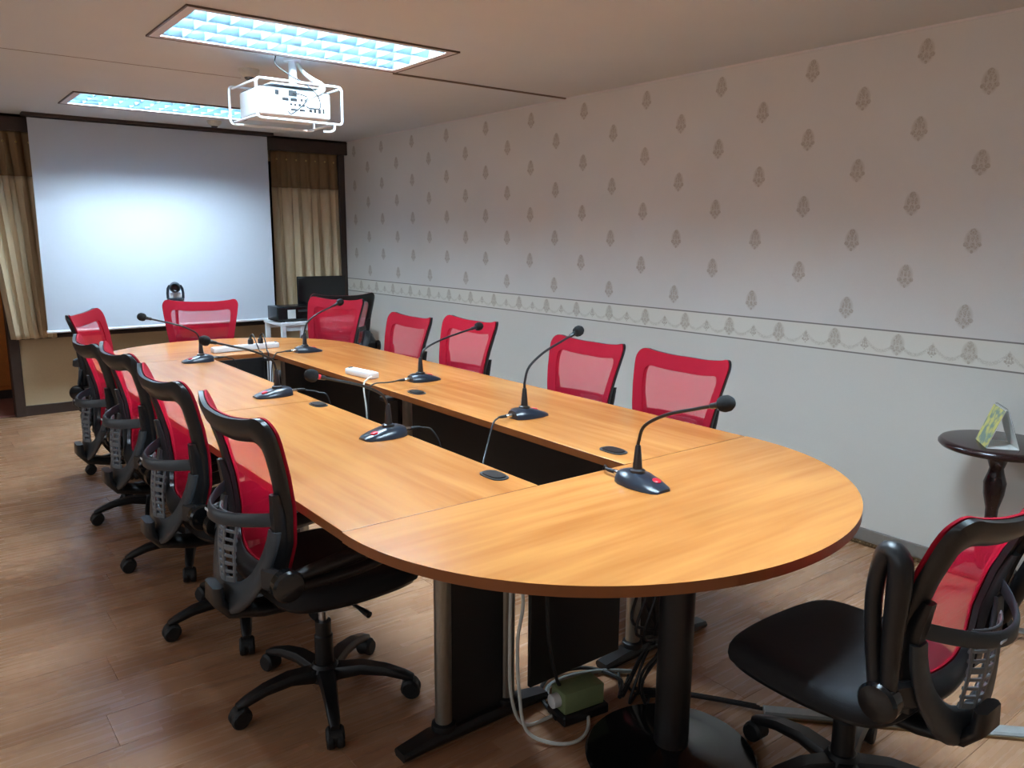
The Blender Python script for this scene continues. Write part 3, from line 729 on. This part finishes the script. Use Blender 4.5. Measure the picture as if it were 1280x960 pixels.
def curtain(label, xt0, xt1, xb0, xb1, zt, zb, zh, folds, ph):
    t = thing('curtain', label, 'curtain', ((xt0+xt1)/2, YB-.10, 0), 0, 'brown curtains at the far window')
    cx = (xt0+xt1)/2; nx, nz = folds*8, 24
    def P(i, z):
        f = (zt-z)/(zt-zb); u = i/nx
        x = (xt0+(xt1-xt0)*u)*(1-f)+(xb0+(xb1-xb0)*u)*f
        pinch = .35+.65*min(1, (zt-z)/.35)
        a = u*folds*2*PI+ph
        return V(x-cx+.012*math.sin(a*2+1)*pinch, (.024*math.sin(a)+.010*math.sin(a*.53+z*2))*pinch, z)
    def sheet(name, z0, z1, n, mat, par, dy=0):
        bm = new(); rows = []
        for j in range(n+1):
            z = z0+(z1-z0)*j/n; rows.append([bm.verts.new(P(i, z)+V(0, dy, 0)) for i in range(nx+1)])
        for a, b in zip(rows, rows[1:]):
            for i in range(nx): bm.faces.new((a[i], a[i+1], b[i+1], b[i]))
        o = obj(name, bm, mat, par, ang=80); md = o.modifiers.new('thickness', 'SOLIDIFY'); md.thickness = .003; return o
    sheet('drape', zh, zb, nz, 'curtain_cloth', t); hd = sheet('header', zt, zh, 10, 'curtain_header', t)
    for k in range(folds):
        i = int((k+.5)*8); p = P(i, zt-.09)
        bm = new(); bmesh.ops.create_icosphere(bm, subdivisions=2, radius=.009, matrix=Matrix.Translation(p+V(0, -.018, 0))); obj('hook_bead', bm, 'brass', hd)
curtain('brown pleated curtain between projection screen and papered wall', 2.92, 3.60, 2.92, 3.62, 2.30, .68, 1.95, 7, .4)
curtain('brown pleated curtain left of the projection screen', .55, 1.0, .70, 1.02, 2.30, .655, 1.95, 5, 1.2)

# ------------------------------------------------------------------ projector on its ceiling cage
pj = thing('projector', 'white projector in a wire cage hanging from the ceiling', 'projector', (1.745, 4.22, ZC))
zt = -.175
bm = new(); bbox(bm, -.20, .19, -.13, .15, zt-.135, zt, .014, 3); body = obj('body', bm, 'white_plastic', pj)
bm = new(); bbox(bm, -.19, .18, -.12, .14, zt, zt+.004); obj('top_vent', bm, 'grey_plastic', body, smooth=False)
def port(x, z, w_, h_, mat='black_plastic', name='port'):
    bm = new(); bbox(bm, x-w_/2, x+w_/2, -.1335, -.129, zt+z-h_/2, zt+z+h_/2, .0008, 1); obj(name, bm, mat, body)
for x, z, w_, h_ in ((-.105, -.022, .022, .024), (-.02, -.020, .045, .030), (-.06, -.052, .034, .014), (-.015, -.052, .034, .014), (.028, -.05, .012, .012), (.05, -.05, .012, .012), (-.03, -.075, .011, .011), (-.008, -.075, .011, .011), (.016, -.075, .013, .013), (.036, -.075, .013, .013), (-.015, -.1, .034, .010), (.03, -.1, .030, .010), (.075, -.098, .016, .016), (.10, -.096, .014, .020), (.125, -.096, .014, .022), (.148, -.094, .010, .024)): port(x, z, w_, h_)
bm = new(); bbox(bm, -.075, .06, -.1325, -.129, zt-.043, zt-.041); bbox(bm, .065, .155, -.1325, -.129, zt-.083, zt-.081); obj('port_trim', bm, 'grey_plastic', body, smooth=False)
bm = new(); lathe(bm, [(.05, 0), (.05, .03), (.04, .035)], (.08, .15, zt-.065), 24, RX(-PI/2)); obj('lens', bm, 'black_gloss', body)
bm = new(); tube(bm, [(.04, 0, zt+.03), (.04, 0, -.002)], .021, 16, smooth=False); obj('mount_pole', bm, 'white_metal', pj)
bm = new(); lathe(bm, [(.045, -.012), (.045, 0)], (.04, 0, 0), 24); obj('ceiling_plate', bm, 'white_metal', pj)
bm = new(); bbox(bm, -.12, .16, -.10, .10, zt+.022, zt+.03, .002, 1); obj('mount_plate', bm, 'white_metal', pj)
def rrect(x0, x1, z0, z1, y, r=.02):
    pts = []
    for cx, cz, a0 in ((x1-r, z1-r, 0), (x0+r, z1-r, 90), (x0+r, z0+r, 180), (x1-r, z0+r, 270)):
        for k in range(5): a = D(a0+22.5*k); pts.append((cx+r*math.cos(a), y, cz+r*math.sin(a)))
    return pts+[pts[0]]
for y, x0, x1 in ((-.17, -.225, .235), (.17, -.245, .225)):
    bm = new(); tube(bm, rrect(x0, x1, zt-.16, zt+.03, y), .0065, 8, smooth=False); obj('cage_hoop', bm, 'white_metal', pj)
for x, z in ((-.225, zt+.02), (.225, zt+.02), (-.225, zt-.15), (.19, zt-.16)):
    bm = new(); tube(bm, [(x, -.17, z), (x, .17, z)], .006, 8, smooth=False); obj('cage_bar', bm, 'white_metal', pj)
bm = new(); tube(bm, [(.19, -.17, zt-.16), (.185, -.17, zt-.19), (.16, -.165, zt-.20), (.13, -.16, zt-.20)], .006, 8); obj('cage_hook', bm, 'white_metal', pj)
bm = new(); tube(bm, [(.06, 0, -.005), (.09, -.02, -.06), (.13, -.05, -.10), (.16, -.08, -.125), (.15, -.12, -.16), (.09, -.15, -.19), (.05, -.16, -.22)], [.008, .010, .013, .015, .015, .013, .010], 10); obj('cable_sleeve', bm, 'white_cable', pj)
for k, pts in enumerate(([(-.07, -.05, -.004), (-.075, -.06, -.05), (-.02, -.10, -.10), (.05, -.15, -.15), (.10, -.17, -.20), (.11, -.17, -.26), (.06, -.16, -.265), (.05, -.14, -.255)],
                         [(.05, -.16, -.21), (.03, -.17, -.24), (-.01, -.165, -.28), (-.04, -.15, -.30), (-.05, -.135, -.285)], [(.05, -.16, -.21), (.01, -.155, -.20), (-.02, -.135, -.195)], [(.055, .0, -.004), (.10, -.03, -.07), (.12, -.05, -.10)])):
    bm = new(); tube(bm, pts, .0035, 7); obj('video_cable', bm, 'black_rubber', pj)
for x, y, lab in ((1.70, 4.63, 'small round smoke detector on the ceiling beside the projector pole'), (2.20, 6.83, 'small round smoke detector on the ceiling near the projection screen')):
    t = thing('smoke_detector', lab, 'smoke detector', (x, y, ZC), group='ceiling smoke detectors')
    bm = new(); lathe(bm, [(.030, -.042), (.036, -.036), (.052, -.022), (.058, -.008), (.058, 0)], seg=24); b = obj('body', bm, 'detector', t)
    bm = new(); lathe(bm, [(.016, -.055), (.024, -.05), (.026, -.042)], seg=18); obj('sensor_cap', bm, 'grey_plastic', t)

# ------------------------------------------------------------------ computer corner
dk = thing('computer_desk', 'white desk in the far right corner carrying the computer', 'desk', (3.10, 7.065, 0))
bm = new(); bbox(bm, -.41, .45, -.21, .21, .70, .728, .003, 1); obj('desk_top', bm, 'white_metal', dk)
for sx, sy in ((-.38, -.19), (.42, -.19), (-.38, .19), (.42, .19)):
    bm = new(); bbox(bm, sx-.02, sx+.02, sy-.02, sy+.02, 0, .70, .003, 1); obj('leg', bm, 'white_metal', dk)
for sy in (-.19, .19):
    bm = new(); bbox(bm, -.36, .40, sy-.01, sy+.01, .65, .70); obj('apron', bm, 'white_metal', dk, smooth=False)
bm = new(); bbox(bm, -.22, -.18, -.205, -.165, 0, .70, .003, 1); obj('leg', bm, 'white_metal', dk)
pc = thing('desktop_computer', 'black desktop computer case lying flat on the white desk', 'computer', (2.90, 7.02, .7285))
bm = new(); bbox(bm, -.22, .20, -.106, .115, .01, .14, .006, 2); b = obj('case', bm, 'monitor_black', pc)
bm = new(); bbox(bm, -.21, .19, -.11, -.106, .02, .13, .002, 1); fp = obj('front_panel', bm, 'black_gloss', pc)
bm = new(); bbox(bm, -.12, -.045, -.112, -.11, .03, .11); obj('sticker', bm, 'paper', fp, smooth=False)
bm = new(); bbox(bm, -.02, .15, -.1125, -.11, .085, .105); obj('drive_slot', bm, 'grey_plastic', fp, smooth=False)
for s in (-1, 1):
    bm = new(); bbox(bm, s*.16-.015, s*.16+.015, -.10, .10, 0, .01); obj('foot', bm, 'black_rubber', pc, smooth=False)
mo = thing('monitor', 'black flat monitor on the white desk in the far corner', 'monitor', (3.245, 7.20, .869), D(-6))
bm = new(); bbox(bm, -.235, .235, -.012, .018, -.04, .25, .006, 2); b = obj('housing', bm, 'monitor_black', mo)
bm = new(); bbox(bm, -.22, .22, -.0135, -.0115, -.02, .235); obj('display', bm, 'black_gloss', b, smooth=False)
bm = new(); bbox(bm, -.035, .035, .018, .045, -.13, .12, .004, 1); obj('stand_neck', bm, 'monitor_black', mo)
bm = new(); bbox(bm, -.10, .10, -.05, .06, -.14, -.128, .004, 1); obj('stand_base', bm, 'monitor_black', mo)

# conference camera on a tripod before the screen
cz = .965
tp = thing('camera_tripod', 'thin black tripod standing between the screen and the far end chair', 'tripod', (1.83, 6.93, 0))
bm = new(); tube(bm, [(0, 0, .45), (0, 0, cz-.012)], .012, 12, smooth=False); obj('centre_column', bm, 'black_metal', tp)
bm = new(); lathe(bm, [(.03, cz-.03), (.06, cz-.015), (.06, cz-.002)], seg=20); obj('head_plate', bm, 'black_plastic', tp)
bm = new(); lathe(bm, [(.028, .60), (.032, .62), (.032, .66), (.02, .68)], seg=16); obj('collar', bm, 'black_plastic', tp)
for k in range(3):
    a = D(200+120*k); bm = new(); tube(bm, [(.02*math.cos(a), .02*math.sin(a), .64), (.32*math.cos(a), .32*math.sin(a), .015)], .011, 10, smooth=False); l = obj('leg', bm, 'black_metal', tp)
    bm = new(); lathe(bm, [(.014, 0), (.016, .02), (.011, .035)], (.32*math.cos(a), .32*math.sin(a), 0), 12); obj('rubber_foot', bm, 'black_rubber', l)
bm = new(); tube(bm, [(-.01, 0, cz-.03), (-.06, -.02, cz-.03), (-.11, -.03, cz-.025)], [.006, .006, .011], 8); obj('pan_handle', bm, 'black_plastic', tp)
pt = thing('conference_camera', 'dark video conference camera with round lens in front of the screen', 'camera', (1.83, 6.93, cz), D(-15))
bm = new(); bbox(bm, -.065, .065, -.05, .05, 0, .022, .008, 2); obj('base', bm, 'mic_plastic', pt)
for s in (-1, 1):
    bm = new(); ribbon(bm, [(s*.058, 0, .018), (s*.060, 0, .06), (s*.054, 0, .10), (s*.038, 0, .128)], [(0, 1, 0)]*4, [(1, 0, 0)]*4, [.07, .065, .06, .05], [.02, .02, .022, .024]); obj('yoke_arm', bm, 'mic_plastic', pt)
bm = new(); lathe(bm, [(.02, -.05), (.038, -.042), (.044, -.02), (.044, .02), (.036, .045), (.015, .055)], (0, 0, .108), 24, RX(PI/2)); hd = obj('camera_head', bm, 'mic_plastic', pt)
bm = new(); lathe(bm, [(.030, 0), (.032, .010), (.026, .012), (.022, .006)], (0, -.05, .108), 24, RX(PI/2)); obj('lens_ring', bm, 'black_gloss', hd)
bm = new(); bbox(bm, -.04, .04, -.012, .012, .022, .062); obj('front_plate', bm, 'white_plastic', pt, smooth=False)

# ------------------------------------------------------------------ round side table with calendar
st = thing('side_table', 'dark mahogany round side table with a turned stem by the papered wall', 'side table', (3.455, 1.25, 0))
bm = new(); lathe(bm, [(.18, .666), (.21, .670), (.22, .680), (.22, .688), (.212, .698), (.20, .70)], seg=56); obj('table_top', bm, 'mahogany', st, ang=50)
bm = new(); lathe(bm, [(.03, .16), (.042, .19), (.046, .24), (.03, .30), (.022, .36), (.024, .42), (.038, .48), (.042, .53), (.030, .57), (.026, .59), (.04, .635), (.07, .65), (.07, .666)], seg=28); obj('turned_stem', bm, 'mahogany', st, ang=60)
for k in range(3):
    a = D(100+120*k); c_, s_ = math.cos(a), math.sin(a)
    bm = new(); ribbon(bm, [(r_*c_, r_*s_, z) for r_, z in ((.02, .20), (.08, .19), (.15, .12), (.21, .035), (.25, .018))], [(-s_, c_, 0)]*5, [(.5*c_, .5*s_, 1)]*5, [.035]*5, [.05, .045, .04, .034, .03]); obj('leg', bm, 'mahogany', st, ang=60)
ca = thing('desk_calendar', 'small tent-fold desk calendar with yellow picture on the round side table', 'calendar', (3.39, 1.235, .7006), D(36))
hgt, hw, dp = .155, .075, .055
def leaf(bm, s, th=.0018, k=1.0, lift=0):
    n = V(0, s*hgt, dp).normalized()*th
    q = [V(-hw, s*dp, 0.001), V(hw, s*dp, .001), V(hw, s*.003, hgt*k), V(-hw, s*.003, hgt*k)]
    A = [bm.verts.new(p+V(0, s*lift, 0)) for p in q]; B = [bm.verts.new(p+n+V(0, s*lift, 0)) for p in q]
    bm.faces.new(A[::-1]); bm.faces.new(B)
    for i in range(4): bm.faces.new((A[i], A[(i+1) % 4], B[(i+1) % 4], B[i]))
bm = new(); leaf(bm, 1); leaf(bm, -1); bbox(bm, -hw, hw, -dp, dp, 0, .002); obj('card_stand', bm, 'paper', ca, smooth=False)
bm = new(); leaf(bm, 1, .001, .97, .003); obj('picture_page', bm, 'calendar_print', ca, smooth=False)
bm = new(); leaf(bm, -1, .001, .97, .003); obj('back_page', bm, 'monitor_black', ca, smooth=False)
bm = new()
for k in range(12): tube(bm, [(-hw+.01+k*.0118, .007*math.cos(D(q)), hgt-.004+.007*math.sin(D(q))) for q in range(-60, 241, 50)], .0009, 5, 3)
obj('wire_binding', bm, 'chrome', ca)
# chrome stand foot on the floor under the side table
cf = thing('chrome_stand', 'chrome stand foot bar on the floor below the side table', 'stand', (3.28, .98, 0), D(-62))
bm = new(); ribbon(bm, [(-.14, 0, .022), (-.1, 0, .03), (.3, 0, .034)], [(0, 1, 0)]*3, [(0, 0, 1)]*3, [.03, .036, .04], [.016, .02, .022]); obj('foot_bar', bm, 'chrome', cf)
bm = new(); lathe(bm, [(.016, 0), (.018, .012), (.012, .02)], (-.125, 0, 0), 14); obj('foot_pad', bm, 'black_rubber', cf)
bm = new(); lathe(bm, [(.016, 0), (.018, .012), (.012, .022)], (.27, 0, 0), 14); obj('foot_pad', bm, 'black_rubber', cf)
